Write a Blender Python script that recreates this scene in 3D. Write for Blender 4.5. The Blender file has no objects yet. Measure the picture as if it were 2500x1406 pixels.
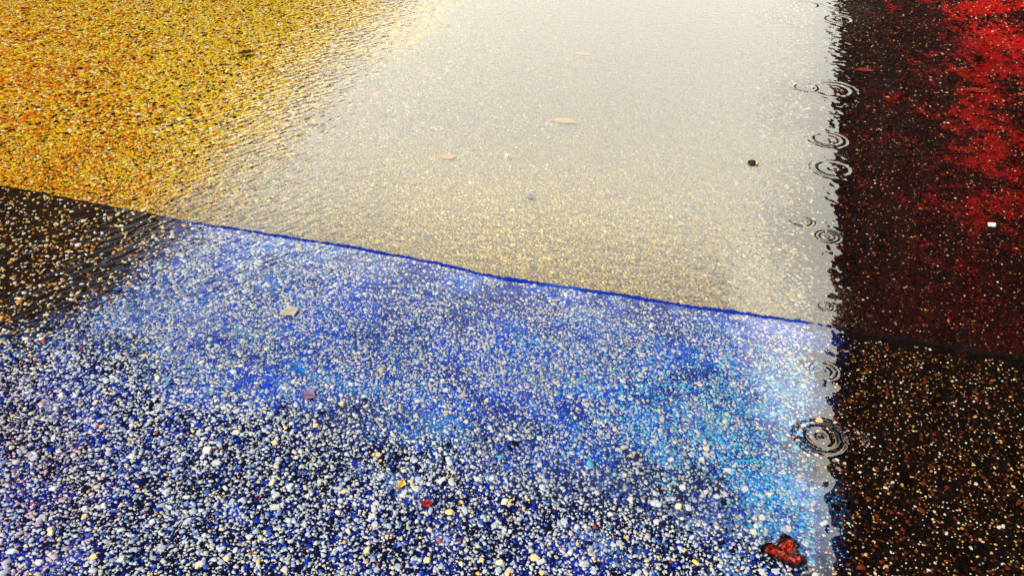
import bpy, bmesh, math, random
import numpy as np
from mathutils import Vector, Matrix, noise as mnoise

random.seed(7)
rng = np.random.default_rng(7)
scene = bpy.context.scene
COL = scene.collection
R = math.radians

# ------------------------------------------------------------------ camera
CAM_H, PITCH, HFOV = 1.3, R(35), R(65)
cam_data = bpy.data.cameras.new('camera')
cam_data.sensor_width = 36.0
cam_data.lens = 18.0 / math.tan(HFOV / 2)
cam_data.clip_start = 0.02
cam_data.clip_end = 3000
cam = bpy.data.objects.new('camera', cam_data)
COL.objects.link(cam)
cam.location = (0, 0, CAM_H)
cam.rotation_euler = (R(90) - PITCH, 0, 0)
scene.camera = cam

# ------------------------------------------------------------------ world: bright rain sky with blue breaks overhead
SUN_EL, SUN_AZ = R(50), R(-135)          # azimuth measured from +Y towards +X
world = bpy.data.worlds.new('World')
scene.world = world
world.use_nodes = True
wt = world.node_tree
wt.nodes.clear()
w_out = wt.nodes.new('ShaderNodeOutputWorld')
w_bg = wt.nodes.new('ShaderNodeBackground')
w_bg.inputs['Strength'].default_value = 0.12
sky = wt.nodes.new('ShaderNodeTexSky')
sky.sky_type = 'NISHITA'
sky.sun_disc = False
sky.sun_elevation = SUN_EL
sky.sun_rotation = SUN_AZ
sky.air_density = 1.0
sky.dust_density = 1.2
sky.ozone_density = 1.5
w_tc = wt.nodes.new('ShaderNodeTexCoord')
w_map = wt.nodes.new('ShaderNodeMapping')
w_map.inputs['Scale'].default_value = (1.0, 1.0, 2.2)
w_noise = wt.nodes.new('ShaderNodeTexNoise')
w_noise.inputs['Scale'].default_value = 2.1
w_noise.inputs['Detail'].default_value = 6
w_ramp = wt.nodes.new('ShaderNodeValToRGB')
w_ramp.color_ramp.elements[0].position = 0.36
w_ramp.color_ramp.elements[0].color = (0.90, 0.90, 0.90, 1)
w_ramp.color_ramp.elements[1].position = 0.60
w_ramp.color_ramp.elements[1].color = (0.98, 0.98, 0.98, 1)
w_mix = wt.nodes.new('ShaderNodeMix')
w_mix.data_type = 'RGBA'
w_mix.inputs['B'].default_value = (16.6, 16.3, 13.9, 1)     # cloud
wt.links.new(w_tc.outputs['Generated'], w_map.inputs['Vector'])
wt.links.new(w_map.outputs[0], w_noise.inputs['Vector'])
wt.links.new(w_noise.outputs[0], w_ramp.inputs[0])
w_sep = wt.nodes.new('ShaderNodeSeparateXYZ')           # cloud bank thick towards the horizon, thinning to blue overhead
wt.links.new(w_tc.outputs['Generated'], w_sep.inputs[0])
w_el = wt.nodes.new('ShaderNodeMapRange')
w_el.interpolation_type = 'SMOOTHSTEP'
w_el.inputs['From Min'].default_value = 0.46
w_el.inputs['From Max'].default_value = 0.64
w_el.inputs['To Min'].default_value = 1.0
w_el.inputs['To Max'].default_value = 0.0
w_side = wt.nodes.new('ShaderNodeMapRange')             # the bank stands higher towards the right (+X)
w_side.inputs['From Min'].default_value = 0.25
w_side.inputs['From Max'].default_value = 1.0
w_side.inputs['To Min'].default_value = 0.0
w_side.inputs['To Max'].default_value = 1.6
wt.links.new(w_sep.outputs['X'], w_side.inputs['Value'])
w_sub = wt.nodes.new('ShaderNodeMath')
w_sub.operation = 'SUBTRACT'
wt.links.new(w_sep.outputs['Z'], w_sub.inputs[0])
wt.links.new(w_side.outputs[0], w_sub.inputs[1])
w_left = wt.nodes.new('ShaderNodeMapRange')             # and sinks lower towards the left
w_left.inputs['From Min'].default_value = -0.05
w_left.inputs['From Max'].default_value = -1.0
w_left.inputs['To Min'].default_value = 0.0
w_left.inputs['To Max'].default_value = 0.20
wt.links.new(w_sep.outputs['X'], w_left.inputs['Value'])
w_add = wt.nodes.new('ShaderNodeMath')
w_add.operation = 'ADD'
wt.links.new(w_sub.outputs[0], w_add.inputs[0])
wt.links.new(w_left.outputs[0], w_add.inputs[1])
wt.links.new(w_add.outputs[0], w_el.inputs['Value'])
w_mul = wt.nodes.new('ShaderNodeMath')
w_mul.operation = 'MULTIPLY'
wt.links.new(w_ramp.outputs[0], w_mul.inputs[0])
wt.links.new(w_el.outputs[0], w_mul.inputs[1])
wt.links.new(w_mul.outputs[0], w_mix.inputs['Factor'])
wt.links.new(sky.outputs[0], w_mix.inputs['A'])
wt.links.new(w_mix.outputs['Result'], w_bg.inputs['Color'])
wt.links.new(w_bg.outputs[0], w_out.inputs[0])

# ------------------------------------------------------------------ sun (veiled by cloud: soft)
sun_d = bpy.data.lights.new('sun', 'SUN')
sun_d.energy = 2.6
sun_d.angle = R(12)
sun_d.color = (1.0, 0.96, 0.9)
sun = bpy.data.objects.new('sun', sun_d)
COL.objects.link(sun)
sdir = Vector((math.sin(SUN_AZ) * math.cos(SUN_EL), math.cos(SUN_AZ) * math.cos(SUN_EL), math.sin(SUN_EL)))
sun.rotation_euler = sdir.to_track_quat('Z', 'Y').to_euler()
sun.location = sdir * 40

scene.view_settings.view_transform = 'Standard'
scene.view_settings.look = 'None'
scene.view_settings.gamma = 1
scene.view_settings.exposure = 0.52
scene.view_settings.use_curve_mapping = False
scene.cycles.transparent_max_bounces = 16
scene.cycles.max_bounces = 6
scene.cycles.caustics_reflective = False
scene.cycles.caustics_refractive = False

# ------------------------------------------------------------------ helpers
FPX = 1250 / math.tan(HFOV / 2)                 # photograph is 2500 px wide
CP, SP = math.cos(PITCH), math.sin(PITCH)

def ground_xy(u, v, z=0.0):
    """place on the ground where the photograph shows pixel (u, v)"""
    a, b = (u - 1250) / FPX, -(v - 703) / FPX
    d = (a, b * SP + CP, b * CP - SP)
    t = (CAM_H - z) / -d[2]
    return d[0] * t, d[1] * t

def to_px(x, y):
    x, y = np.asarray(x, float), np.asarray(y, float)
    dep = y * CP + CAM_H * SP
    upv = y * SP - CAM_H * CP
    return 1250 + FPX * x / dep, 703 - FPX * upv / dep

def sstep(a, b, x):
    t = np.clip((x - a) / (b - a), 0, 1)
    return t * t * (3 - 2 * t)

def tag(o, label=None, cat=None, group=None, kind=None):
    if label: o['label'] = label
    if cat: o['category'] = cat
    if group: o['group'] = group
    if kind: o['kind'] = kind
    return o

def mesh_obj(name, verts, faces, mat, parent=None, smooth=False):
    me = bpy.data.meshes.new(name)
    me.from_pydata([tuple(v) for v in verts], [], [tuple(f) for f in faces])
    me.update()
    if smooth:
        me.polygons.foreach_set('use_smooth', [True] * len(me.polygons))
    if mat: me.materials.append(mat)
    o = bpy.data.objects.new(name, me)
    COL.objects.link(o)
    o.parent = parent
    return o

def bm_obj(name, bm, mat, parent=None, smooth=False):
    me = bpy.data.meshes.new(name)
    bm.normal_update()
    bm.to_mesh(me); bm.free()
    if smooth:
        me.polygons.foreach_set('use_smooth', [True] * len(me.polygons))
    me.materials.append(mat)
    o = bpy.data.objects.new(name, me)
    COL.objects.link(o)
    o.parent = parent
    return o

def add_box(bm, x0, x1, y0, y1, z0, z1):
    vs = [bm.verts.new(p) for p in ((x0,y0,z0),(x1,y0,z0),(x1,y1,z0),(x0,y1,z0),(x0,y0,z1),(x1,y0,z1),(x1,y1,z1),(x0,y1,z1))]
    for f in ((0,3,2,1),(4,5,6,7),(0,1,5,4),(1,2,6,5),(2,3,7,6),(3,0,4,7)):
        bm.faces.new([vs[i] for i in f])

def box_obj(name, b, mat, parent=None):
    bm = bmesh.new(); add_box(bm, *b)
    return bm_obj(name, bm, mat, parent)

def empty(name, loc=(0, 0, 0), rz=0):
    o = bpy.data.objects.new(name, None)
    COL.objects.link(o)
    o.location = loc; o.rotation_euler = (0, 0, rz)
    return o

# value noise for colour patches (numpy, fast)
_lat = rng.random((64, 64))
def vnoise(x, y, s, o=0):
    x = np.asarray(x) * s + 17.3 * o + 100; y = np.asarray(y) * s + 9.1 * o + 100
    xi, yi = np.floor(x).astype(int), np.floor(y).astype(int)
    fx, fy = x - xi, y - yi
    fx, fy = fx * fx * (3 - 2 * fx), fy * fy * (3 - 2 * fy)
    g = lambda i, j: _lat[i % 64, j % 64]
    return (g(xi, yi) * (1 - fx) + g(xi + 1, yi) * fx) * (1 - fy) + (g(xi, yi + 1) * (1 - fx) + g(xi + 1, yi + 1) * fx) * fy
def fbm(x, y, s, o=0):
    return (vnoise(x, y, s, o) * .5 + vnoise(x, y, s * 2.1, o + 1) * .3 + vnoise(x, y, s * 4.3, o + 2) * .2)

# ------------------------------------------------------------------ lie of the ground
SEAM_PX = [(-900, 300), (-400, 375), (0, 455), (200, 488), (480, 545), (700, 580), (860, 602), (1000, 630), (1100, 652), (1210, 677), (1400, 703),
           (1600, 733), (1800, 765), (2030, 797), (2250, 832), (2500, 872), (2900, 945), (3400, 1040)]
SEAM = [ground_xy(*p) for p in SEAM_PX]
SX = np.array([p[0] for p in SEAM]); SY = np.array([p[1] for p in SEAM])
def seam_y(x):
    x = np.asarray(x, float)
    lo = SY[0] + (x - SX[0]) * (SY[1] - SY[0]) / (SX[1] - SX[0])
    hi = SY[-1] + (x - SX[-1]) * (SY[-1] - SY[-2]) / (SX[-1] - SX[-2])
    y = np.where(x < SX[0], lo, np.where(x > SX[-1], hi, np.interp(x, SX, SY)))
    return y + (vnoise(x, x * 0, 9, 5) - .5) * 0.016 + (vnoise(x, x * 0, 30, 6) - .5) * 0.008
# shoreline of the puddle on the near side: nearer than this line the stones stand clear of the water
SHORE = [ground_xy(*p) for p in [(-600, 640), (-100, 800), (130, 850), (550, 960), (1000, 1075), (1500, 1150), (1800, 1260), (1960, 1420), (2100, 1560), (2300, 1500), (2700, 1500)]]
HX = np.array([p[0] for p in SHORE]); HY = np.array([p[1] for p in SHORE])
def ground_z(x, y):
    x, y = np.asarray(x, float), np.asarray(y, float)
    past = np.interp(x, HX, HY) - y + (vnoise(x, y, 5, 3) - .5) * 0.10
    z = -0.016 + sstep(-0.75, 0.0, past) * 0.0135 + np.clip(past, 0, .5) * 0.035 + np.clip(past - .5, 0, 4) * 0.01
    z = z + np.clip(-x - 3.2, 0, 4) * 0.02 + np.clip(x - 2.25, 0, 2) * 0.10 + np.clip(y - 6.0, 0, 9) * 0.012
    z = z + .011 * np.exp(-((y - seam_y(x)) / .06) ** 2) * sstep(-.004, -.012, z)      # the joint has heaved a little
    return z + (vnoise(x, y, 2.3, 8) - .5) * 0.003

# ------------------------------------------------------------------ colours of the paving (pigment, aggregate and painted-in reflection tones)
def zones(x, y):
    u, v = to_px(x, y)
    far = y > seam_y(x)
    # wide, irregular transitions: reflection tones painted into the ground, gold left, dark right
    j = (fbm(x, y, 2.2, 20) - .5) * 420
    diag = u - (960 - v * 0.95) + j                 # < 0 : ochre side
    gold = 1 - sstep(-170, 170, diag)
    dark = sstep(1780, 2130, u + (fbm(x, y, 2.0, 30) - .5) * 260)
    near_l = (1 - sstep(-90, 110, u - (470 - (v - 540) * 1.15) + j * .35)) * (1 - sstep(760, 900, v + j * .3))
    low = sstep(-30, 90, v - np.interp(u, [-500, 130, 550, 1000, 1500, 1800, 2100], [700, 800, 930, 1050, 1120, 1220, 1380]) + (fbm(x, y, 3, 40) - .5) * 240 + (fbm(x, y, 14, 41) - .5) * 160)
    red = sstep(.50, .70, fbm(x, y, 5.5, 50) * .55 + .30 * vnoise(x, y, 38, 55) + .27 * np.exp(-((u - 2410) / 120) ** 2) * (1 - .6 * sstep(350, 900, v)) - .02) * sstep(2030, 2200, u) * (1 - sstep(330, 820, v))
    return u, v, far, gold, dark, near_l, low, red

def lerp(a, b, t):
    return a + (np.asarray(b, float) - a) * t[:, None]

def binder_rgb(x, y):
    u, v, far, gold, dark, near_l, low, red = zones(x, y)
    n = len(u)
    c_far = np.tile((0.24, 0.20, 0.145), (n, 1))
    c_far = lerp(c_far, (0.75, 0.42, 0.003), gold)
    rr = sstep(.52, .68, fbm(x, y, 3.2, 60)) * gold * sstep(700, -100, u)
    c_far = lerp(c_far, (0.55, 0.03, 0.004), rr * .8)
    c_far = lerp(c_far, (0.005, 0.0018, 0.001), dark)
    c_far = lerp(c_far, (0.05, 0.002, 0.0015), dark * sstep(2000, 2350, u) * sstep(.35, .6, fbm(x, y, 5, 52)) * .8)
    c_far = lerp(c_far, (0.62, 0.002, 0.002), red * sstep(-100, 1000, 1000 - v) * .65)
    bl = fbm(x, y, 4.5, 70)
    c_near = np.tile((0.0004, 0.060, 0.58), (n, 1))
    c_near = lerp(c_near, (0.0005, 0.26, 0.75), np.clip(sstep(.50, .66, fbm(x, y, 5, 75)) * .8 + .75 * sstep(1250, 1850, u) * sstep(780, 1000, v), 0, 1))
    c_near = lerp(c_near, (0.20, 0.19, 0.16), sstep(.50, .66, bl) * .5)
    c_near = lerp(c_near, (0.0005, 0.012, 0.22), sstep(.44, .56, fbm(x, y, 9, 78)) * .9)
    c_near = lerp(c_near, (0.004, 0.012, 0.20), low * sstep(.42, .60, fbm(x, y, 7, 80)))
    c_near = lerp(c_near, (0.003, 0.004, 0.025), low * sstep(.36, .50, fbm(x, y, 11, 85)))
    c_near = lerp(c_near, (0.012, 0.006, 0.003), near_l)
    c_near = lerp(c_near, (0.003, 0.0016, 0.0008), sstep(1925, 2065, u + (fbm(x, y, 6, 33) - .5) * 190))  # road darkened along the brick house's mirror edge, reflection painted into the binder
    c_near = lerp(c_near, (0.18, 0.006, 0.002), red * .35)
    return np.where(far[:, None], c_far, c_near)

def grit_rgb(x, y):
    u, v, far, gold, dark, near_l, low, red = zones(x, y)
    n = len(u)
    a = lerp(np.tile((.46, .37, .22), (n, 1)), (.95, .62, .06), gold)
    a = lerp(a, (.07, .004, .002), dark)
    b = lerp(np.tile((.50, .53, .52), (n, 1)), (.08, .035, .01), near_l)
    b = lerp(b, (.05, .014, .004), sstep(1925, 2065, u))
    return np.where(far[:, None], a, b)

def stone_rgb(x, y):
    u, v, far, gold, dark, near_l, low, red = zones(x, y)
    n = len(u)
    def pick(pal, w):
        pal = np.array(pal, float); w = np.array(w, float); w /= w.sum()
        return pal[rng.choice(len(pal), n, p=w)]
    mid = pick([(.42,.35,.22),(.34,.26,.14),(.52,.37,.10),(.25,.22,.18),(.36,.30,.26),(.12,.10,.11),(.62,.54,.38),(.42,.27,.02),(.14,.24,.20),(.52,.30,.27)], [5,5,5,3,4,3.5,2.5,3,1.8,1.8])
    gol = pick([(.95,.60,.006),(.95,.68,.05),(.95,.82,.42),(.85,.30,.005),(.50,.03,.003),(.05,.010,.003),(.006,.003,.002)], [8,6,4.5,2,1.0,1.5,2.4])
    drk = pick([(.003,.0012,.0006),(.02,.004,.0015),(.22,.012,.004),(.45,.12,.02),(.75,.42,.12),(.85,.72,.45)], [56,14,15,5,3.2,2.2])
    drkn = pick([(.003,.0014,.0006),(.02,.006,.002),(.16,.03,.006),(.60,.25,.05),(.85,.55,.2),(.9,.82,.62)], [50,12,12,9,6,5.5])
    cool = pick([(.66,.68,.64),(.46,.50,.53),(.70,.67,.57),(.20,.32,.60),(.04,.16,.65),(.50,.45,.34),(.006,.05,.55),(.08,.34,.45),(.50,.36,.34)], [6,5,4,2,1.2,3,5,1.4,.8])
    coolb = pick([(.58,.60,.60),(.42,.46,.51),(.60,.55,.43),(.22,.32,.52),(.06,.12,.42),(.004,.006,.03),(.008,.03,.34),(.85,.55,.15),(.45,.06,.02)], [7,4.5,4,2,1.6,7.5,3.5,.35,.12])
    nl = pick([(.85,.74,.50),(.80,.48,.14),(.55,.20,.03),(.012,.006,.003),(.03,.012,.004),(.9,.86,.76)], [2.2,3.2,2.4,15,6,1.3])
    r = rng.random
    warm = np.exp(-((u - 1250) / 520) ** 2) * sstep(250, 560, v) * .85
    mid = mid * (1 - warm[:, None]) + np.array((.62, .43, .10)) * mid.mean(1)[:, None] * 4.0 * warm[:, None]
    tint = (1 - sstep(60, 320, u + (fbm(x, y, 3, 95) - .5) * 300)) * sstep(820, 1000, v) * .5 * (r(n) < .35)
    green = (sstep(.5, .6, fbm(x, y, 2.4, 97)) > .5)[:, None]
    coolb = coolb * (1 - tint[:, None]) + np.where(green, (.10, .75, .62), (.85, .30, .50)) * coolb.mean(1)[:, None] * tint[:, None] * 1.2
    m = (r(n) < .45 * sstep(1200, 1800, u) * sstep(760, 980, v)) & (cool.max(1) < .75)
    cool[m] = np.array([(.05, .42, .72), (.10, .50, .62), (.30, .60, .75)])[rng.integers(0, 3, m.sum())]
    c = mid.copy()
    def put(base, other, wgt):
        m = r(n) < wgt
        base[m] = other[m]
    blk = np.tile((.006, .003, .002), (n, 1)); rdo = np.tile((.75, .10, .005), (n, 1))
    put(gol, blk, .10 + .17 * sstep(120, 450, v)); put(gol, rdo, .24 * (1 - sstep(0, 620, u)))
    put(c, gol, gold)
    put(c, drk, dark)
    cn = cool.copy()
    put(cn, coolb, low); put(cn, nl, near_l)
    put(cn, drkn, sstep(1925, 2065, u + (fbm(x, y, 6, 33) - .5) * 190))  # same dark reflection edge painted into the road stones
    sky_wash = sstep(720, 60, v) * sstep(800, 1600, u) * .72       # far stones evened out in colour, standing in for the sky reflection's pale wash
    c = c + (np.array((.17, .145, .11)) - c) * (sky_wash * (1 - dark))[:, None]
    out = np.where(far[:, None], c, cn)
    m = (r(n) < red * .88) & (out.max(1) < .2)
    out[m] = (.62, .005, .004)
    return np.clip(out * rng.uniform(.85, 1.12, (n, 1)), 0, .95)

# ------------------------------------------------------------------ materials
def new_mat(name):
    m = bpy.data.materials.new(name); m.use_nodes = True
    nt = m.node_tree
    return m, nt, nt.nodes['Principled BSDF']

def plain(name, rgb, rough=.7, spec=.3, vary=.25, scale=6.0, bump=.0):
    m, nt, p = new_mat(name)
    tc = nt.nodes.new('ShaderNodeTexCoord')
    nz = nt.nodes.new('ShaderNodeTexNoise'); nz.inputs['Scale'].default_value = scale; nz.inputs['Detail'].default_value = 5
    nt.links.new(tc.outputs['Object'], nz.inputs['Vector'])
    mx = nt.nodes.new('ShaderNodeMix'); mx.data_type = 'RGBA'
    mx.inputs['A'].default_value = (*[c * (1 - vary) for c in rgb], 1)
    mx.inputs['B'].default_value = (*[min(1, c * (1 + vary)) for c in rgb], 1)
    nt.links.new(nz.outputs[0], mx.inputs['Factor'])
    nt.links.new(mx.outputs['Result'], p.inputs['Base Color'])
    p.inputs['Roughness'].default_value = rough
    p.inputs['Specular IOR Level'].default_value = spec
    if bump:
        b = nt.nodes.new('ShaderNodeBump'); b.inputs['Strength'].default_value = bump; b.inputs['Distance'].default_value = .01
        nt.links.new(nz.outputs[0], b.inputs['Height']); nt.links.new(b.outputs[0], p.inputs['Normal'])
    return m

def stone_mat(name, attr=True):
    m, nt, p = new_mat(name)
    if attr:
        a = nt.nodes.new('ShaderNodeAttribute'); a.attribute_name = 'pigment'; src = a.outputs['Color']
    else:
        a = nt.nodes.new('ShaderNodeObjectInfo'); src = a.outputs['Color']
    tc = nt.nodes.new('ShaderNodeNewGeometry')
    nz = nt.nodes.new('ShaderNodeTexNoise'); nz.inputs['Scale'].default_value = 420; nz.inputs['Detail'].default_value = 3
    nt.links.new(tc.outputs['Position'], nz.inputs['Vector'])
    mr = nt.nodes.new('ShaderNodeMapRange'); mr.inputs['From Min'].default_value = .3; mr.inputs['From Max'].default_value = .7
    mr.inputs['To Min'].default_value = .72; mr.inputs['To Max'].default_value = 1.12
    nt.links.new(nz.outputs[0], mr.inputs['Value'])
    mul = nt.nodes.new('ShaderNodeVectorMath'); mul.operation = 'SCALE'
    nt.links.new(src, mul.inputs[0]); nt.links.new(mr.outputs[0], mul.inputs['Scale'])
    nt.links.new(mul.outputs[0], p.inputs['Base Color'])
    p.inputs['Roughness'].default_value = .55
    p.inputs['Specular IOR Level'].default_value = .04
    return m

def binder_mat(name):
    """bitumen matrix: pigment attribute, broken up by grit and crumbs"""
    m, nt, p = new_mat(name)
    a = nt.nodes.new('ShaderNodeAttribute'); a.attribute_name = 'pigment'
    g = nt.nodes.new('ShaderNodeNewGeometry')
    vo = nt.nodes.new('ShaderNodeTexVoronoi'); vo.inputs['Scale'].default_value = 230
    nz = nt.nodes.new('ShaderNodeTexNoise'); nz.inputs['Scale'].default_value = 60; nz.inputs['Detail'].default_value = 5
    for t in (vo, nz): nt.links.new(g.outputs['Position'], t.inputs['Vector'])
    sep = nt.nodes.new('ShaderNodeSeparateColor'); nt.links.new(vo.outputs['Color'], sep.inputs[0])
    mr = nt.nodes.new('ShaderNodeMapRange'); mr.inputs['From Min'].default_value = .25; mr.inputs['From Max'].default_value = .8
    mr.inputs['To Min'].default_value = .15; mr.inputs['To Max'].default_value = 1.25
    ad = nt.nodes.new('ShaderNodeMath'); ad.operation = 'MULTIPLY_ADD'; ad.inputs[1].default_value = .55
    nt.links.new(sep.outputs[0], ad.inputs[0])
    h = nt.nodes.new('ShaderNodeMath'); h.operation = 'MULTIPLY'; h.inputs[1].default_value = .6
    nt.links.new(nz.outputs[0], h.inputs[0]); nt.links.new(h.outputs[0], ad.inputs[2])
    nt.links.new(ad.outputs[0], mr.inputs['Value'])
    mul = nt.nodes.new('ShaderNodeVectorMath'); mul.operation = 'SCALE'
    nt.links.new(a.outputs['Color'], mul.inputs[0]); nt.links.new(mr.outputs[0], mul.inputs['Scale'])
    # fine grit bedded in the binder
    vg = nt.nodes.new('ShaderNodeTexVoronoi'); vg.inputs['Scale'].default_value = 330
    nt.links.new(g.outputs['Position'], vg.inputs['Vector'])
    sg = nt.nodes.new('ShaderNodeSeparateColor'); nt.links.new(vg.outputs['Color'], sg.inputs[0])
    gt = nt.nodes.new('ShaderNodeMath'); gt.operation = 'GREATER_THAN'; gt.inputs[1].default_value = .74
    nt.links.new(sg.outputs[1], gt.inputs[0])
    dl = nt.nodes.new('ShaderNodeMath'); dl.operation = 'LESS_THAN'; dl.inputs[1].default_value = .42
    nt.links.new(vg.outputs['Distance'], dl.inputs[0])
    gm = nt.nodes.new('ShaderNodeMath'); gm.operation = 'MULTIPLY'
    nt.links.new(gt.outputs[0], gm.inputs[0]); nt.links.new(dl.outputs[0], gm.inputs[1])
    ga = nt.nodes.new('ShaderNodeAttribute'); ga.attribute_name = 'grit'
    gx = nt.nodes.new('ShaderNodeMix'); gx.data_type = 'RGBA'
    nt.links.new(gm.outputs[0], gx.inputs['Factor']); nt.links.new(mul.outputs[0], gx.inputs['A']); nt.links.new(ga.outputs['Color'], gx.inputs['B'])
    nt.links.new(gx.outputs['Result'], p.inputs['Base Color'])
    b = nt.nodes.new('ShaderNodeBump'); b.inputs['Strength'].default_value = .6; b.inputs['Distance'].default_value = .002
    nt.links.new(ad.outputs[0], b.inputs['Height']); nt.links.new(b.outputs[0], p.inputs['Normal'])
    p.inputs['Roughness'].default_value = .7
    p.inputs['Specular IOR Level'].default_value = .08
    return m

def water_mat():
    m = bpy.data.materials.new('rain_water'); m.use_nodes = True
    nt = m.node_tree; nt.nodes.clear()
    out = nt.nodes.new('ShaderNodeOutputMaterial')
    tr = nt.nodes.new('ShaderNodeBsdfTransparent')
    gl = nt.nodes.new('ShaderNodeBsdfGlossy'); gl.inputs['Roughness'].default_value = 0.0
    fr = nt.nodes.new('ShaderNodeFresnel'); fr.inputs['IOR'].default_value = WATER_IOR
    mix = nt.nodes.new('ShaderNodeMixShader')
    g = nt.nodes.new('ShaderNodeNewGeometry')
    ior = nt.nodes.new('ShaderNodeMapRange')          # a thin film: the same from above and from below
    ior.inputs['To Min'].default_value = WATER_IOR; ior.inputs['To Max'].default_value = 1 / WATER_IOR
    nt.links.new(g.outputs['Backfacing'], ior.inputs['Value']); nt.links.new(ior.outputs[0], fr.inputs['IOR'])
    # fine wind ripple everywhere, stronger chop with long crests on the open left side
    def wave(scale, rot, stretch, detail):
        turn = nt.nodes.new('ShaderNodeMapping'); turn.inputs['Rotation'].default_value = (0, 0, rot)
        mp = nt.nodes.new('ShaderNodeMapping'); mp.inputs['Scale'].default_value = stretch
        nt.links.new(g.outputs['Position'], turn.inputs['Vector']); nt.links.new(turn.outputs[0], mp.inputs['Vector'])
        nz = nt.nodes.new('ShaderNodeTexNoise'); nz.inputs['Scale'].default_value = scale; nz.inputs['Detail'].default_value = detail
        nt.links.new(mp.outputs[0], nz.inputs['Vector'])
        return nz.outputs[0]
    fine = wave(26, R(10), (1, 1.2, 1), .6)
    chop = wave(29, R(-45), (.46, 1.5, 1), 1.4)
    sx = nt.nodes.new('ShaderNodeSeparateXYZ'); nt.links.new(g.outputs['Position'], sx.inputs[0])
    mask = nt.nodes.new('ShaderNodeMapRange'); mask.interpolation_type = 'SMOOTHSTEP'
    mask.inputs['From Min'].default_value = -0.1; mask.inputs['From Max'].default_value = -1.0
    mask.inputs['To Min'].default_value = 0; mask.inputs['To Max'].default_value = 1
    nt.links.new(sx.outputs[0], mask.inputs['Value'])
    def mul(a, k):
        n = nt.nodes.new('ShaderNodeMath'); n.operation = 'MULTIPLY'; nt.links.new(a, n.inputs[0])
        if isinstance(k, float): n.inputs[1].default_value = k
        else: nt.links.new(k, n.inputs[1])
        return n.outputs[0]
    add = nt.nodes.new('ShaderNodeMath'); add.operation = 'ADD'
    far_ = nt.nodes.new('ShaderNodeMapRange')
    far_.inputs['From Min'].default_value = 1.0; far_.inputs['From Max'].default_value = 4.0
    far_.inputs['To Min'].default_value = .7; far_.inputs['To Max'].default_value = 1.9
    nt.links.new(sx.outputs[1], far_.inputs['Value'])
    nt.links.new(mul(mul(fine, far_.outputs[0]), FINE_WAVE), add.inputs[0]); nt.links.new(mul(mul(chop, mask.outputs[0]), CHOP_WAVE), add.inputs[1])
    bp = nt.nodes.new('ShaderNodeBump'); bp.inputs['Strength'].default_value = 1; bp.inputs['Distance'].default_value = 1.0
    nt.links.new(add.outputs[0], bp.inputs['Height'])
    nt.links.new(bp.outputs[0], gl.inputs['Normal']); nt.links.new(bp.outputs[0], fr.inputs['Normal'])
    nt.links.new(fr.outputs[0], mix.inputs[0]); nt.links.new(tr.outputs[0], mix.inputs[1]); nt.links.new(gl.outputs[0], mix.inputs[2])
    nt.links.new(mix.outputs[0], out.inputs[0])
    return m

WATER_IOR = 2.08
FINE_WAVE = 0.00062
CHOP_WAVE = 0.0020

M_BINDER = binder_mat('bitumen_binder')
M_STONE = stone_mat('aggregate')
M_STONE1 = stone_mat('single_stone', False)
M_WATER = water_mat()
M_EARTH = plain('wet_earth', (.09, .08, .07), .8, .2, .4, 3, .5)

# ------------------------------------------------------------------ setting: ground and the two sheets of paving
ground = mesh_obj('ground', [(-1200, -1200, -.09), (1200, -1200, -.09), (1200, 1200, -.09), (-1200, 1200, -.09)], [(0, 1, 2, 3)], M_EARTH)
tag(ground, kind='structure')

def set_attr(me, rgb, domain, name='pigment'):
    at = me.attributes.new(name, 'FLOAT_COLOR', domain)
    buf = np.ones((len(rgb), 4), np.float32); buf[:, :3] = rgb
    at.data.foreach_set('color', buf.ravel())

def paving(name, xs, tfun, nt_, mat):
    """grid sheet between two curves; tfun(x, t) gives y"""
    nx = len(xs)
    X = np.repeat(xs, nt_); T = np.tile(np.linspace(0, 1, nt_), nx)
    Y = tfun(X, T)
    Z = ground_z(X, Y)
    vs = np.stack([X, Y, Z], 1)
    fs = [(i * nt_ + k, (i + 1) * nt_ + k, (i + 1) * nt_ + k + 1, i * nt_ + k + 1) for i in range(nx - 1) for k in range(nt_ - 1)]
    # skirt down into the ground
    o = mesh_obj(name, vs, fs, mat, smooth=True)
    set_attr(o.data, binder_rgb(X, Y), 'POINT')
    set_attr(o.data, grit_rgb(X, Y), 'POINT', 'grit')
    tag(o, kind='structure')
    return o
xs = np.concatenate([np.linspace(-5.2, -2.6, 18)[:-1], np.linspace(-2.6, 2.4, 150), np.linspace(2.4, 3.4, 14)[1:]])
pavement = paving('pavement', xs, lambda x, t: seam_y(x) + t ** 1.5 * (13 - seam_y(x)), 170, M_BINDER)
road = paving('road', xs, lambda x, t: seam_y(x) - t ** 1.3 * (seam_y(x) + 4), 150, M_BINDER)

# ------------------------------------------------------------------ aggregate: stones set in the binder
def scatter(cell, ymin, ymax, keep=1.0):
    xx = np.arange(-4.3, 2.9, cell); yy = np.arange(ymin, ymax, cell)
    gx, gy = np.meshgrid(xx, yy); gx = gx.ravel(); gy = gy.ravel()
    gx = gx + rng.uniform(-.55, .55, len(gx)) * cell; gy = gy + rng.uniform(-.55, .55, len(gy)) * cell
    u, v = to_px(gx, gy)
    inside = (u > -90) & (u < 2590) & (v < 1480)
    m = (u > -800) & (u < 3700) & (v < 2000) & (v > -60) & (rng.random(len(gx)) < np.where(inside, keep, .24))   # coarser out of frame
    return gx[m], gy[m], np.where(inside, 1.0, 1.75)[m]

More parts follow.
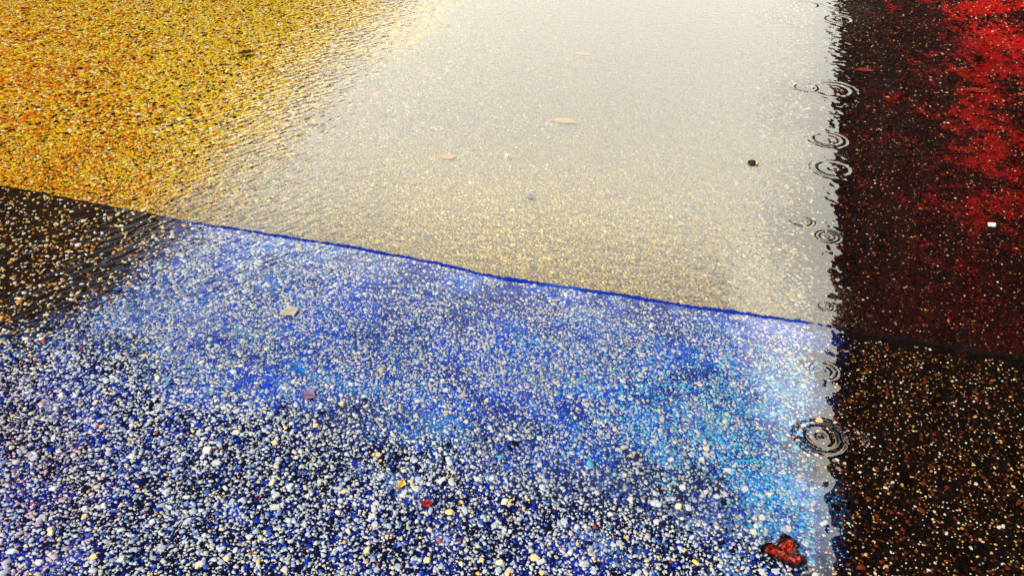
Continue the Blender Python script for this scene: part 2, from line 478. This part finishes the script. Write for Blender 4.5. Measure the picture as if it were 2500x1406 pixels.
def stones(name, x, y, size, parent, sides=6):
    n = len(x)
    u, v = to_px(x, y)
    rgb = stone_rgb(x, y)
    bright = rgb.max(1)
    dark = sstep(1900, 2080, u)
    s = size * np.exp(rng.normal(0, .30, n)) * np.where((dark > .5) & (bright > .2),   .60, 1)
    asp = rng.uniform(1.0, 1.65, n) + .35 * (1 - sstep(200, 1100, u))
    th = np.where(u < 900, R(22), np.where(u > 1900, R(-24), 0)) + rng.normal(0, 1, n) * np.where((u < 900) | (u > 1900), .55, 1.6)
    hgt = s * rng.uniform(.22, .40, n) * np.where(y > seam_y(x), .5, .75)
    ang = np.linspace(0, 2 * math.pi, sides, endpoint=False)[None, :] + rng.uniform(-.38, .38, (n, sides))
    rad = rng.uniform(.72, 1.12, (n, sides)) * .5 * s[:, None]
    top = rng.uniform(.66, .88, (n, sides))
    lx = np.cos(ang) * rad * np.sqrt(asp)[:, None]; ly = np.sin(ang) * rad / np.sqrt(asp)[:, None]
    c, sn = np.cos(th)[:, None], np.sin(th)[:, None]
    px, py = lx * c - ly * sn, lx * sn + ly * c
    gz = ground_z(x, y)
    tilt = rng.normal(0, .12, (n, 2))
    V = np.empty((n, 2 * sides, 3), np.float32)
    V[:, :sides, 0] = x[:, None] + px; V[:, :sides, 1] = y[:, None] + py; V[:, :sides, 2] = (gz - .0015)[:, None]
    tx, ty = px * top, py * top
    V[:, sides:, 0] = x[:, None] + tx; V[:, sides:, 1] = y[:, None] + ty
    V[:, sides:, 2] = (gz + hgt)[:, None] + tx * tilt[:, :1] + ty * tilt[:, 1:]
    me = bpy.data.meshes.new(name)
    me.vertices.add(n * 2 * sides); me.vertices.foreach_set('co', V.ravel())
    k = np.arange(sides)
    quad = np.stack([k, (k + 1) % sides, (k + 1) % sides + sides, k + sides], 1)
    per = np.concatenate([quad.ravel(), k + sides])
    loops = (per[None, :] + (np.arange(n) * 2 * sides)[:, None]).astype(np.int32).ravel()
    tot = np.tile(np.array([4] * sides + [sides], np.int32), n)
    st = np.concatenate([[0], np.cumsum(tot)[:-1]]).astype(np.int32)
    me.loops.add(len(loops)); me.loops.foreach_set('vertex_index', loops)
    me.polygons.add(len(tot)); me.polygons.foreach_set('loop_start', st)
    me.update(calc_edges=True)
    set_attr(me, np.repeat(rgb, 2 * sides, 0), 'POINT')
    me.materials.append(M_STONE)
    o = bpy.data.objects.new(name, me); COL.objects.link(o)
    o.parent = parent
    tag(o, kind='stuff')
    return o

bands = [(.0066, .45, 1.8), (.0080, 1.8, 2.9), (.0113, 2.9, 5.1)]
pts = [scatter(*b) for b in bands]
x_all = np.concatenate([p[0] for p in pts]); y_all = np.concatenate([p[1] for p in pts])
s_all = np.concatenate([p[2] * b[0] * 1.06 for p, b in zip(pts, bands)])
_z = zones(x_all, y_all)
bare = sstep(.52, .62, fbm(x_all, y_all * .7, 14, 90)) * (~_z[2]) * .55 * (1 - _z[6]) * (1 - _z[4])
keep = rng.random(len(x_all)) > bare                 # patches where the aggregate has worn out of the binder
x_all, y_all, s_all = x_all[keep], y_all[keep], s_all[keep]
gap = np.abs(y_all - seam_y(x_all))
ok = gap > np.where((_z[0][keep] > 2025) & ~_z[2][keep], .022, np.where(_z[2][keep], .0035, .001))
x_all, y_all, s_all = x_all[ok], y_all[ok], s_all[ok]
farm = y_all > seam_y(x_all)
stones('gravel', x_all[farm], y_all[farm], s_all[farm], pavement, 4)
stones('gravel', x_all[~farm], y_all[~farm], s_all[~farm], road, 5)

# the largest single stones, nearest the camera: parts of the road
def stone_mesh(i):
    r = random.Random(100 + i)
    n = 7
    vs = []
    rad = [r.uniform(.78, 1.15) for _ in range(n)]; off = [r.uniform(-.25, .25) for _ in range(n)]
    asp = r.uniform(1.0, 1.5)
    for zz, k in ((-.12, .95), (.15, 1.0), (.36, .72)):
        for a in range(n):
            t = 2 * math.pi * a / n + off[a]
            vs.append((math.cos(t) * rad[a] * k * .5 * asp, math.sin(t) * rad[a] * k * .5, zz + r.uniform(-.03, .03)))
    fs = []
    for q in (0, 1):
        for a in range(n):
            b = (a + 1) % n
            fs.append((q * n + a, q * n + b, q * n + n + b, q * n + n + a))
    fs.append(tuple(2 * n + a for a in range(n)))
    me = bpy.data.meshes.new('stone'); me.from_pydata(vs, [], fs); me.update(); me.materials.append(M_STONE1)
    return me
SM = [stone_mesh(i) for i in range(10)]
pal = [(.64, .66, .64), (.54, .57, .60), (.66, .61, .49), (.60, .60, .54), (.42, .46, .50), (.88, .62, .26), (.85, .74, .42)]
for i in range(290):
    v = 1406 - 560 * random.random() ** 1.35
    u = random.uniform(0, 2490)
    x, y = ground_xy(u, v)
    if y > float(seam_y(x)) - .04: continue
    o = bpy.data.objects.new('stone', SM[i % 10]); COL.objects.link(o)
    o.parent = road
    s = random.uniform(.009, .0155) * (.52 if u > 2020 else 1)
    o.scale = (s, s, s * .9)
    o.location = (x, y, float(ground_z(x, y)))
    o.rotation_euler = (random.uniform(-.12, .12), random.uniform(-.12, .12), random.uniform(0, 6.28))
    c = random.choices(pal, [5, 4, 4, 4, 3, 1.2, 1.5])[0]
    if u > 2020: c = random.choice([(.88, .66, .3), (.9, .82, .62), (.8, .42, .12), (.86, .76, .5)])
    o.color = (*c, 1)

# tar bead in the joint between the two sheets, standing a little proud of the water
def seam_bead():
    m, nt, p = new_mat('joint_tar')
    a = nt.nodes.new('ShaderNodeAttribute'); a.attribute_name = 'pigment'
    nt.links.new(a.outputs['Color'], p.inputs['Base Color'])
    p.inputs['Roughness'].default_value = .7; p.inputs['Specular IOR Level'].default_value = .1
    X = np.linspace(-2.6, 2.4, 1800)
    Y = seam_y(X)
    u, v = to_px(X, Y)
    w = .002 + .003 * (vnoise(X, X * 0, 8, 11)) + .004 * vnoise(X, X * 0, 60, 12) + .004 * vnoise(X, X * 0, 170, 15)
    w = w * (.55 + .45 * sstep(900, 1300, u))
    top = -.001 + .004 * vnoise(X, X * 0, 14, 13) + .005 * vnoise(X, X * 0, 130, 16) - .006 * (1 - sstep(380, 620, u)) - .004 * sstep(1900, 2050, u)
    prof = [(-.55, None), (-.35, .75), (0, 1), (.6, .75), (.95, None)]
    vs, cs = [], []
    blue = sstep(330, 520, u) * (1 - sstep(1960, 2060, u))
    base = lerp(np.tile((.006, .003, .002), (len(X), 1)), (.002, .02, .26), blue)
    base = lerp(base, (.006, .08, .38), blue * sstep(.7, .9, vnoise(X, X * 0, 6, 14)))
    for i in range(len(X)):
        gz = float(ground_z(X[i], Y[i]))
        for k, hh in prof:
            z = gz - .002 if hh is None else gz + (max(top[i], gz + .002) - gz) * hh
            vs.append((X[i], Y[i] + k * w[i] + (random.random() - .5) * .006, z + (0 if hh is None else random.random() * .002))); cs.append(base[i])
    n = len(prof)
    fs = [(i * n + k, (i + 1) * n + k, (i + 1) * n + k + 1, i * n + k + 1) for i in range(len(X) - 1) for k in range(n - 1)]
    o = mesh_obj('tar_joint', vs, fs, m, road, True)
    set_attr(o.data, np.array(cs), 'POINT')
    return o
seam_bead()

# ------------------------------------------------------------------ puddle with raindrop rings
#        u     v    radius px  rings  steepness
DROPS = [(2004, 1066, 84, .46), (2086, 1071, 44, .42), (2022, 578, 44, .36), (1957, 540, 40, .30), (2014, 747, 27, .36), (2020, 341, 60, .26),
         (1966, 214, 44, .30), (2032, 220, 76, .15), (2035, 412, 70, .17), (2046, 48, 50, .2), (1966, 12, 46, .22),
         (772, 292, 62, .09), (826, 108, 60, .10), (782, 164, 44, .09), (792, 8, 48, .12), (2012, 905, 50, .08), (300, 690, 70, .14)]
rip = []
for (u, v, rp, st) in DROPS:
    x, y = ground_xy(u, v)
    dist = math.sqrt(x * x + y * y + CAM_H ** 2)
    rip.append((x, y, .9 * rp * dist / FPX, st))

def ripple_h(x, y):
    z = np.zeros_like(x)
    for cx, cy, rr, st in rip:
        d = np.hypot(x - cx, y - cy)
        wl = rr / (2.7 + 1.1 * ((cx * 37.7) % 1))
        k = 2 * math.pi / wl
        q = d / rr
        env = np.exp(-((q - .62) / .17) ** 2) * np.clip((1 - q) / .15, 0, 1) + .45 * np.exp(-(q / .14) ** 2)
        ripd = d
        z = z + 1.1 * st / k * (.62 + .38 * np.sin(np.arctan2(y - cy, x - cx) + cx * 91)) * np.cos(k * ripd) * env
    return z

WX0, WX1, WY0, WY1 = -4.6, 3.0, -1.5, 8.0
rects = [[cx - rr, cx + rr, cy - rr, cy + rr] for cx, cy, rr, st in rip]
for i in range(len(rects)):                     # neighbouring patches meet half way instead of overlapping
    for j in range(i + 1, len(rects)):
        a, b = rects[i], rects[j]
        ox = min(a[1], b[1]) - max(a[0], b[0]); oy = min(a[3], b[3]) - max(a[2], b[2])
        if ox > 0 and oy > 0:
            ax_ = 0 if ox < oy else 2
            lo, hi = (a, b) if a[ax_] + a[ax_ + 1] < b[ax_] + b[ax_ + 1] else (b, a)
            mval = (max(lo[ax_], hi[ax_]) + min(lo[ax_ + 1], hi[ax_ + 1])) / 2
            lo[ax_ + 1] = mval; hi[ax_] = mval
gxs = sorted({WX0, WX1, *[r[0] for r in rects], *[r[1] for r in rects]})
gys = sorted({WY0, WY1, *[r[2] for r in rects], *[r[3] for r in rects]})
vs = [(x, y, 0) for x in gxs for y in gys]
ny = len(gys); fs = []
for i in range(len(gxs) - 1):
    for j in range(ny - 1):
        mx, my = (gxs[i] + gxs[i + 1]) / 2, (gys[j] + gys[j + 1]) / 2
        if any(r[0] < mx < r[1] and r[2] < my < r[3] for r in rects): continue
        fs.append((i * ny + j, (i + 1) * ny + j, (i + 1) * ny + j + 1, i * ny + j + 1))
water = mesh_obj('water', vs, fs, M_WATER, smooth=True)
tag(water, kind='structure')
for r in rects:
    n = max(24, min(80, int((r[1] - r[0]) / .0016)))
    X, Y = np.meshgrid(np.linspace(r[0], r[1], n), np.linspace(r[2], r[3], n), indexing='ij')
    X = X.ravel(); Y = Y.ravel(); Z = ripple_h(X, Y)
    fs = [(i * n + k, (i + 1) * n + k, (i + 1) * n + k + 1, i * n + k + 1) for i in range(n - 1) for k in range(n - 1)]
    mesh_obj('raindrop_ripple', np.stack([X, Y, Z], 1), fs, M_WATER, water, True)

# ------------------------------------------------------------------ the two buildings whose reflections stand in the puddle
M_OCHRE = plain('ochre_stucco', (.09, .04, .003), .85, .2, .25, 2, .3)
M_DARKWOOD = plain('dark_brown_timber', (.030, .017, .010), .7, .2, .3, 9, .3)
M_BRICKD = plain('dark_maroon_brick', (.012, .003, .002), .9, .05, .5, 5, .3)
M_REDW = plain('red_painted_wood', (.45, .012, .010), .6, .3, .3, 7)
M_PANE = plain('dark_window_glass', (.012, .012, .014), .35, .3, .2, 2)
M_STONET = plain('dark_stone_trim', (.016, .010, .008), .85, .1, .3, 5, .3)
M_PIPE = plain('dark_zinc', (.04, .04, .045), .5, .4, .2, 8)

def building(name, p0, az, x0, x1, H, depth, side, mats, rows, first, pitch, label):
    """local x runs along the facade (azimuth az), local -y*side faces the street; p0 is the facade foot"""
    wall_m, trim_m, door_m = mats
    root = empty(name, (p0[0], p0[1], 0), math.pi / 2 - az)
    tag(root, label, 'building')
    sgn = side                                        # street lies towards -sgn * local y
    def Yb(a, b):                                     # depth measured from the facade plane, positive into the house
        q = sorted((a * sgn, b * sgn)); return q[0], q[1]
    openings = []
    zr = rows
    nwin = int((x1 - x0 - 2 * first) / pitch) + 1
    cols = [x0 + first + i * pitch for i in range(nwin)]
    dcol = cols[len(cols) // 3]
    for c in cols:
        for ri, (za, zb) in enumerate(zr):
            if ri == 0 and c == dcol: openings.append((c - .55, c + .55, .02, 2.15, 'door'))
            else: openings.append((c - .5, c + .5, za, zb, 'window'))
    cx = sorted({x0, x1, *[o[0] for o in openings], *[o[1] for o in openings]})
    cz = sorted({-.1, H, *[o[2] for o in openings], *[o[3] for o in openings]})
    bm = bmesh.new()
    for i in range(len(cx) - 1):
        run = None
        for j in range(len(cz) - 1):
            mx, mz = (cx[i] + cx[i + 1]) / 2, (cz[j] + cz[j + 1]) / 2
            if any(o[0] < mx < o[1] and o[2] < mz < o[3] for o in openings): continue
            add_box(bm, cx[i], cx[i + 1], *Yb(0, .3), cz[j], cz[j + 1])
    add_box(bm, x0, x1, *Yb(.3, depth), -.1, H)
    wall = bm_obj('wall', bm, wall_m, root)
    bm = bmesh.new(); add_box(bm, x0 - .25, x1 + .25, *Yb(-.0, depth + .2), H + .003, H + .16)
    bm_obj('roof', bm, trim_m, root)
    bm = bmesh.new()
    add_box(bm, x0 - .25, x1 + .25, *Yb(-.006, -.20), H - .35, H + .16)
    add_box(bm, x0 - .25, x1 + .25, *Yb(-.203, -.28), H - .10, H + .20)
    bm_obj('cornice', bm, trim_m, root)
    for (a, b, z0, z1, kind) in openings:
        if kind == 'window':
            fr = bmesh.new()
            for bb in ((a, a + .07, z0, z1), (b - .07, b, z0, z1), (a + .07, b - .07, z0, z0 + .07), (a + .07, b - .07, z1 - .07, z1), ((a + b) / 2 - .025, (a + b) / 2 + .025, z0 + .07, z1 - .07)):
                add_box(fr, bb[0], bb[1], *Yb(.12, .20), bb[2], bb[3])
            w = bm_obj('window', fr, trim_m, root)
            box_obj('pane', (a + .07, b - .07, *Yb(.17, .18), z0 + .07, z1 - .07), M_PANE, w)
            box_obj('sill', (a - .06, b + .06, *Yb(-.08, .10), z0 - .07, z0 - .003), trim_m, w)
        else:
            d = box_obj('door', (a + .01, b - .01, *Yb(.14, .20), z0, z1 - .01), door_m, root)
            box_obj('handle', (b - .16, b - .12, *Yb(.08, .137), 1.0, 1.14), M_PIPE, d)
            for k in range(2):
                box_obj('panel', (a + .14, b - .22, *Yb(.115, .138), .25 + k * .95, 1.02 + k * .95), door_m, d)
    for xx in (x0 + .4, x1 - .4):
        bm = bmesh.new()
        bmesh.ops.create_cone(bm, cap_ends=True, segments=10, radius1=.05, radius2=.05, depth=H - .4,
                              matrix=Matrix.Translation((xx, -.07 * sgn, (H - .4) / 2 + .02)))
        bm_obj('downpipe', bm, M_PIPE, root)
    return root

# facade feet: the eaves are placed so that their mirror images cross the puddle as in the photograph
AZL, AZR = R(9.6), R(18.4)
building('stucco_house', (-7.25 - .28 * math.cos(AZL), 10.04 + .28 * math.sin(AZL)), AZL, -7.0, 60, 6.3, 7, 1, (M_OCHRE, M_DARKWOOD, M_DARKWOOD),
         [(.9, 2.3), (3.7, 5.1)], 1.6, 2.7, 'ochre stucco house with dark cornice mirrored in the left of the puddle')
building('brick_house', (4.72 + .28 * math.cos(AZR), 7.29 - .28 * math.sin(AZR)), AZR, -13.0, 75, 8.8, 8, -1, (M_BRICKD, M_STONET, M_REDW),
         [(.9, 2.4), (3.7, 5.2), (6.3, 7.7)], 1.6, 2.8, 'dark maroon brick house mirrored in the right of the puddle')

# ------------------------------------------------------------------ leaves and litter
def leaf_mat(name, c1, c2, c3, scale=35, lo=.36, mid=.46, hi=.66):
    m, nt, p = new_mat(name)
    tc = nt.nodes.new('ShaderNodeTexCoord')
    nz = nt.nodes.new('ShaderNodeTexNoise'); nz.inputs['Scale'].default_value = scale; nz.inputs['Detail'].default_value = 4
    nt.links.new(tc.outputs['Object'], nz.inputs['Vector'])
    rp = nt.nodes.new('ShaderNodeValToRGB')
    rp.color_ramp.elements[0].position = lo; rp.color_ramp.elements[0].color = (*c1, 1)
    rp.color_ramp.elements[1].position = hi; rp.color_ramp.elements[1].color = (*c3, 1)
    e = rp.color_ramp.elements.new(mid); e.color = (*c2, 1)
    nt.links.new(nz.outputs[0], rp.inputs[0]); nt.links.new(rp.outputs[0], p.inputs['Base Color'])
    p.inputs['Roughness'].default_value = .5; p.inputs['Specular IOR Level'].default_value = .2
    return m

def leaf(name, u, v, length, width, rot, mat, label, curl=.25, lobes=0, z=.004, vein=None, seed=1, stem=True):
    r = random.Random(seed)
    x, y = ground_xy(u, v)
    zz = max(float(ground_z(x, y)) + .004, z)
    root = empty(name, (x, y, zz), rot)
    tag(root, label, 'leaf')
    nl, nw = 16, 9
    top, bot = [], []
    wob = [r.uniform(-.12, .12) for _ in range(nl)]
    for i in range(nl):
        t = i / (nl - 1)
        half = width / 2 * (math.sin(math.pi * min(.999, t * .97 + .015)) ** .8) * (1 + wob[i])
        if lobes: half *= 1 + .28 * math.sin(t * math.pi * 2 * lobes)
        for k in range(nw):
            s = k / (nw - 1) * 2 - 1
            px = (t - .5) * length + .08 * width * s * s
            py = s * half
            pz = curl * width * (abs(s) ** 1.6) * (half / (width / 2)) + .10 * length * curl * math.sin(t * 7 + s * 2.2 + seed) * .6 + r.uniform(-.02, .02) * width * curl * 4 + curl * .2 * length * (2 * t - 1) ** 2
            top.append((px, py, pz)); bot.append((px, py, pz - .0009))
    n = len(top)
    fs = []
    for i in range(nl - 1):
        for k in range(nw - 1):
            q = (i * nw + k, (i + 1) * nw + k, (i + 1) * nw + k + 1, i * nw + k + 1)
            fs.append(q); fs.append(tuple(a + n for a in reversed(q)))
    mn = min(p[2] for p in bot)
    mesh_obj('blade', [(a, b, c - mn) for a, b, c in top + bot], fs, mat, root, True)
    vm = vein or mat
    def rod(nm, pts, r0, r1):
        vv, ff = [], []
        for i, p in enumerate(pts):
            rr_ = r0 + (r1 - r0) * i / (len(pts) - 1)
            for k in range(5):
                a = k * 2 * math.pi / 5
                vv.append((p[0], p[1] + math.cos(a) * rr_, p[2] + math.sin(a) * rr_))
        for i in range(len(pts) - 1):
            for k in range(5):
                ff.append((i * 5 + k, i * 5 + (k + 1) % 5, i * 5 + 5 + (k + 1) % 5, i * 5 + 5 + k))
        mesh_obj(nm, vv, ff, vm, root, True)
    mid = [top[i * nw + nw // 2] for i in range(nl)]
    rod('midrib', [(a, b, c - mn + .0006) for a, b, c in mid], width * .022, width * .008)
    if stem:
        a, b, c = mid[0]
        rod('stalk', [(a - q * length * .09, b + .012 * q * q * width * 8, c - mn + .0004 - q * .0006) for q in range(4)], width * .02, width * .016)
    return root

ML_RED = leaf_mat('wet_red_leaf', (.005, .001, .001), (.40, .006, .003), (.85, .12, .03), 70, .47, .53, .70)
ML_DARKR = leaf_mat('dark_red_leaf', (.05, .004, .003), (.30, .012, .006), (.5, .06, .02), 60)
ML_ORANGE = leaf_mat('orange_leaf', (.55, .16, .03), (.75, .25, .06), (.9, .40, .14), 40)
ML_PINK = leaf_mat('faded_pink_leaf', (.42, .16, .12), (.55, .22, .16), (.62, .30, .22), 40)
ML_CREAM = leaf_mat('bleached_leaf', (.36, .32, .16), (.54, .48, .28), (.64, .58, .36), 60)
ML_YEL = leaf_mat('yellow_leaf', (.25, .09, .01), (.75, .40, .04), (.9, .62, .12), 90)
ML_BLACK = leaf_mat('rotten_leaf', (.006, .004, .003), (.015, .008, .004), (.05, .02, .01), 60)
ML_PURPLE = leaf_mat('purple_leaf', (.08, .05, .10), (.16, .09, .18), (.25, .16, .26), 80)

def crumpled_leaf(u, v, size, rot, label):
    x, y = ground_xy(u, v)
    root = empty('fallen_leaf', (x, y, float(ground_z(x, y)) + .005), rot)
    tag(root, label, 'leaf')
    m, nt, p = new_mat('crumpled_red_leaf')
    at = nt.nodes.new('ShaderNodeAttribute'); at.attribute_name = 'pigment'
    tc = nt.nodes.new('ShaderNodeTexCoord')
    nz = nt.nodes.new('ShaderNodeTexNoise'); nz.inputs['Scale'].default_value = 190; nz.inputs['Detail'].default_value = 4
    nt.links.new(tc.outputs['Object'], nz.inputs['Vector'])
    mr = nt.nodes.new('ShaderNodeMapRange'); mr.inputs['From Min'].default_value = .38; mr.inputs['From Max'].default_value = .60
    mr.inputs['To Min'].default_value = .12; mr.inputs['To Max'].default_value = 1.2
    nt.links.new(nz.outputs[0], mr.inputs['Value'])
    sc_ = nt.nodes.new('ShaderNodeVectorMath'); sc_.operation = 'SCALE'
    nt.links.new(at.outputs['Color'], sc_.inputs[0]); nt.links.new(mr.outputs[0], sc_.inputs['Scale'])
    nt.links.new(sc_.outputs[0], p.inputs['Base Color']); p.inputs['Roughness'].default_value = .4; p.inputs['Specular IOR Level'].default_value = .25
    NR, NA = 22, 72
    vs, cs = [], []
    for i in range(NR):
        t = i / (NR - 1)
        for k in range(NA):
            a = 2 * math.pi * k / NA
            out = 1 + .30 * math.cos(3 * a + .6) + .14 * math.sin(5 * a + 1.3) + .05 * math.sin(13 * a) - .35 * math.exp(-((a - 1.5) / .22) ** 2)
            px, py = math.cos(a) * out * t * .5, math.sin(a) * out * t * .60
            q = Vector((px * 4.2 + 3, py * 4.2, 1.7))
            rg = 1 - abs(mnoise.noise(q) * 1.7)
            rg2 = 1 - abs(mnoise.noise(q * 2.3) * 1.7)
            pz = .26 * rg * rg + .10 * rg2 + .22 * t * t * (.5 + .5 * math.sin(2 * a + .8)) + .05 * math.sin(9 * a) * t
            vs.append((px * size, py * size, pz * size * .42))
            rim = sstep(.62, .90, np.array(t + .18 * mnoise.noise(q * 1.6)))
            fold = sstep(.55, .25, np.array(rg))
            vein = max(0, 1 - abs(math.sin(3.5 * a + .4)) * 9 * (t + .1))
            c = np.array((.50, .006, .004)) * (1 - fold) + np.array((.05, .002, .002)) * fold
            c = c + (np.array((.95, .30, .06)) - c) * float(sstep(.80, 1.0, np.array(rg2))) * .55
            c = c * (.35 + .65 * float(sstep(-.25, .2, np.array(mnoise.noise(q * 1.9 + Vector((7, 0, 0))))))) * (1 - .85 * vein) * (1 - .97 * float(rim))
            cs.append(c + .002)
    n = len(vs)
    mn = min(q[2] for q in vs)
    vs = [(a, b, c - mn) for a, b, c in vs]
    vs += [(a, b, c - .0009) for a, b, c in vs]
    fs = []
    for i in range(NR - 1):
        for k in range(NA):
            q = (i * NA + k, (i + 1) * NA + k, (i + 1) * NA + (k + 1) % NA, i * NA + (k + 1) % NA)
            fs.append(q); fs.append(tuple(w + n for w in reversed(q)))
    o = mesh_obj('blade', vs, fs, m, root, True)
    set_attr(o.data, np.array(cs + cs), 'POINT')
    st = [(-.5 * size - k * .006, -.02 * size * k, .010 - k * .002) for k in range(5)]
    vv = [(a, b + math.cos(w) * .0011, c + math.sin(w) * .0011) for a, b, c in st for w in (0, 1.57, 3.14, 4.71)]
    mesh_obj('stalk', vv, [(i * 4 + k, i * 4 + (k + 1) % 4, i * 4 + 4 + (k + 1) % 4, i * 4 + 4 + k) for i in range(4) for k in range(4)], ML_BLACK, root, True)
crumpled_leaf(1916, 1350, .062, R(-50), 'crumpled wet red leaf with black edges lying in the near right corner')
leaf('fallen_leaf', 1375, 294, .092, .040, R(-12), ML_ORANGE, 'bright orange leaf lying under the water in the middle of the pale puddle', .10, 0, -.006, None, 5)
leaf('fallen_leaf', 1422, 127, .090, .040, R(-10), ML_PINK, 'faded pinkish leaf lying in the far middle of the pale puddle', .05, 0, -1, None, 6)
leaf('fallen_leaf', 2112, 166, .085, .040, R(-4), ML_DARKR, 'small dark red leaf in the far dark reflection on the right', .05, 0, -1, None, 7)
leaf('fallen_leaf', 2385, 216, .110, .055, R(-12), ML_DARKR, 'flat orange-red leaf among the red patches on the far right', .08, 0, -1, None, 8)
leaf('fallen_leaf', 702, 760, .052, .046, R(30), ML_CREAM, 'bleached cream leaf lying on the blue asphalt below the joint', .07, 2, -.004, None, 9)
leaf('fallen_leaf', 980, 1190, .022, .017, R(60), ML_YEL, 'small torn yellow leaf on the near gravel', .20, 2, .004, None, 10)
leaf('fallen_leaf', 1042, 1238, .024, .018, R(20), ML_DARKR, 'tiny dark red leaf scrap on the near gravel', .20, 0, .004, None, 11)
leaf('fallen_leaf', 1092, 380, .055, .040, R(15), ML_ORANGE, 'small tan-orange leaf scrap in the pale puddle, left of the white chip', .05, 0, -.006, None, 12)
leaf('fallen_leaf', 600, 132, .070, .050, R(25), ML_BLACK, 'black rotten leaf scrap on the golden paving', .15, 3, .0025, None, 13)
leaf('fallen_leaf', 1294, 481, .030, .030, R(5), ML_PURPLE, 'small purple-grey leaf scrap in the puddle above the joint', .15, 0, -.004, None, 14)
leaf('fallen_leaf', 752, 968, .034, .030, R(-20), ML_PURPLE, 'purple leaf scrap on the blue asphalt at the water edge', .12, 0, .003, None, 15)

def chip(u, v, sx, sy, sz, rot, mat, name, label, cat, z=None):
    x, y = ground_xy(u, v)
    bm = bmesh.new()
    add_box(bm, -sx / 2, sx / 2, -sy / 2, sy / 2, 0, sz)
    bmesh.ops.bevel(bm, geom=list(bm.edges), offset=min(sx, sy, sz) * .22, segments=2, affect='EDGES', profile=.6)
    r = random.Random(int(u))
    for w in bm.verts: w.co += Vector((r.uniform(-1, 1), r.uniform(-1, 1), r.uniform(-1, 1))) * min(sx, sz) * .06
    o = bm_obj(name, bm, mat)
    o.location = (x, y, float(ground_z(x, y)) + .003 if z is None else z); o.rotation_euler = (R(6), R(-5), rot)
    tag(o, label, cat)
    return o
M_CHIPW = plain('white_quartz', (.86, .84, .78), .5, .3, .1, 200)
M_CHIPC = plain('cream_limestone', (.88, .76, .52), .6, .2, .12, 150)
chip(2422, 548, .022, .011, .010, R(-18), M_CHIPW, 'quartz_chip', 'bright white quartz chip standing in the dark red water', 'pebble', -.006)
chip(510, 1108, .017, .014, .010, R(-8), M_CHIPC, 'limestone_chip', 'square cream limestone chip on the near left gravel', 'pebble')
chip(1238, 382, .012, .016, .018, R(4), M_CHIPW, 'quartz_chip', 'small white quartz chip poking out of the pale puddle', 'pebble', -.010)

def acorn(u, v):
    x, y = ground_xy(u, v)
    root = empty('seed_pod', (x, y, .0), R(-10))
    tag(root, 'small black round seed pod floating in the pale water', 'seed pod')
    bm = bmesh.new(); bmesh.ops.create_uvsphere(bm, u_segments=14, v_segments=9, radius=.0105)
    for w in bm.verts: w.co.x *= 1.5; w.co.z *= .8
    bm_obj('body', bm, ML_BLACK, root, True).location = (-.003, 0, .004)
    bm = bmesh.new(); bmesh.ops.create_uvsphere(bm, u_segments=12, v_segments=7, radius=.0065)
    o = bm_obj('tip', bm, ML_CREAM, root, True); o.location = (.014, -.003, .004)
acorn(1838, 399)
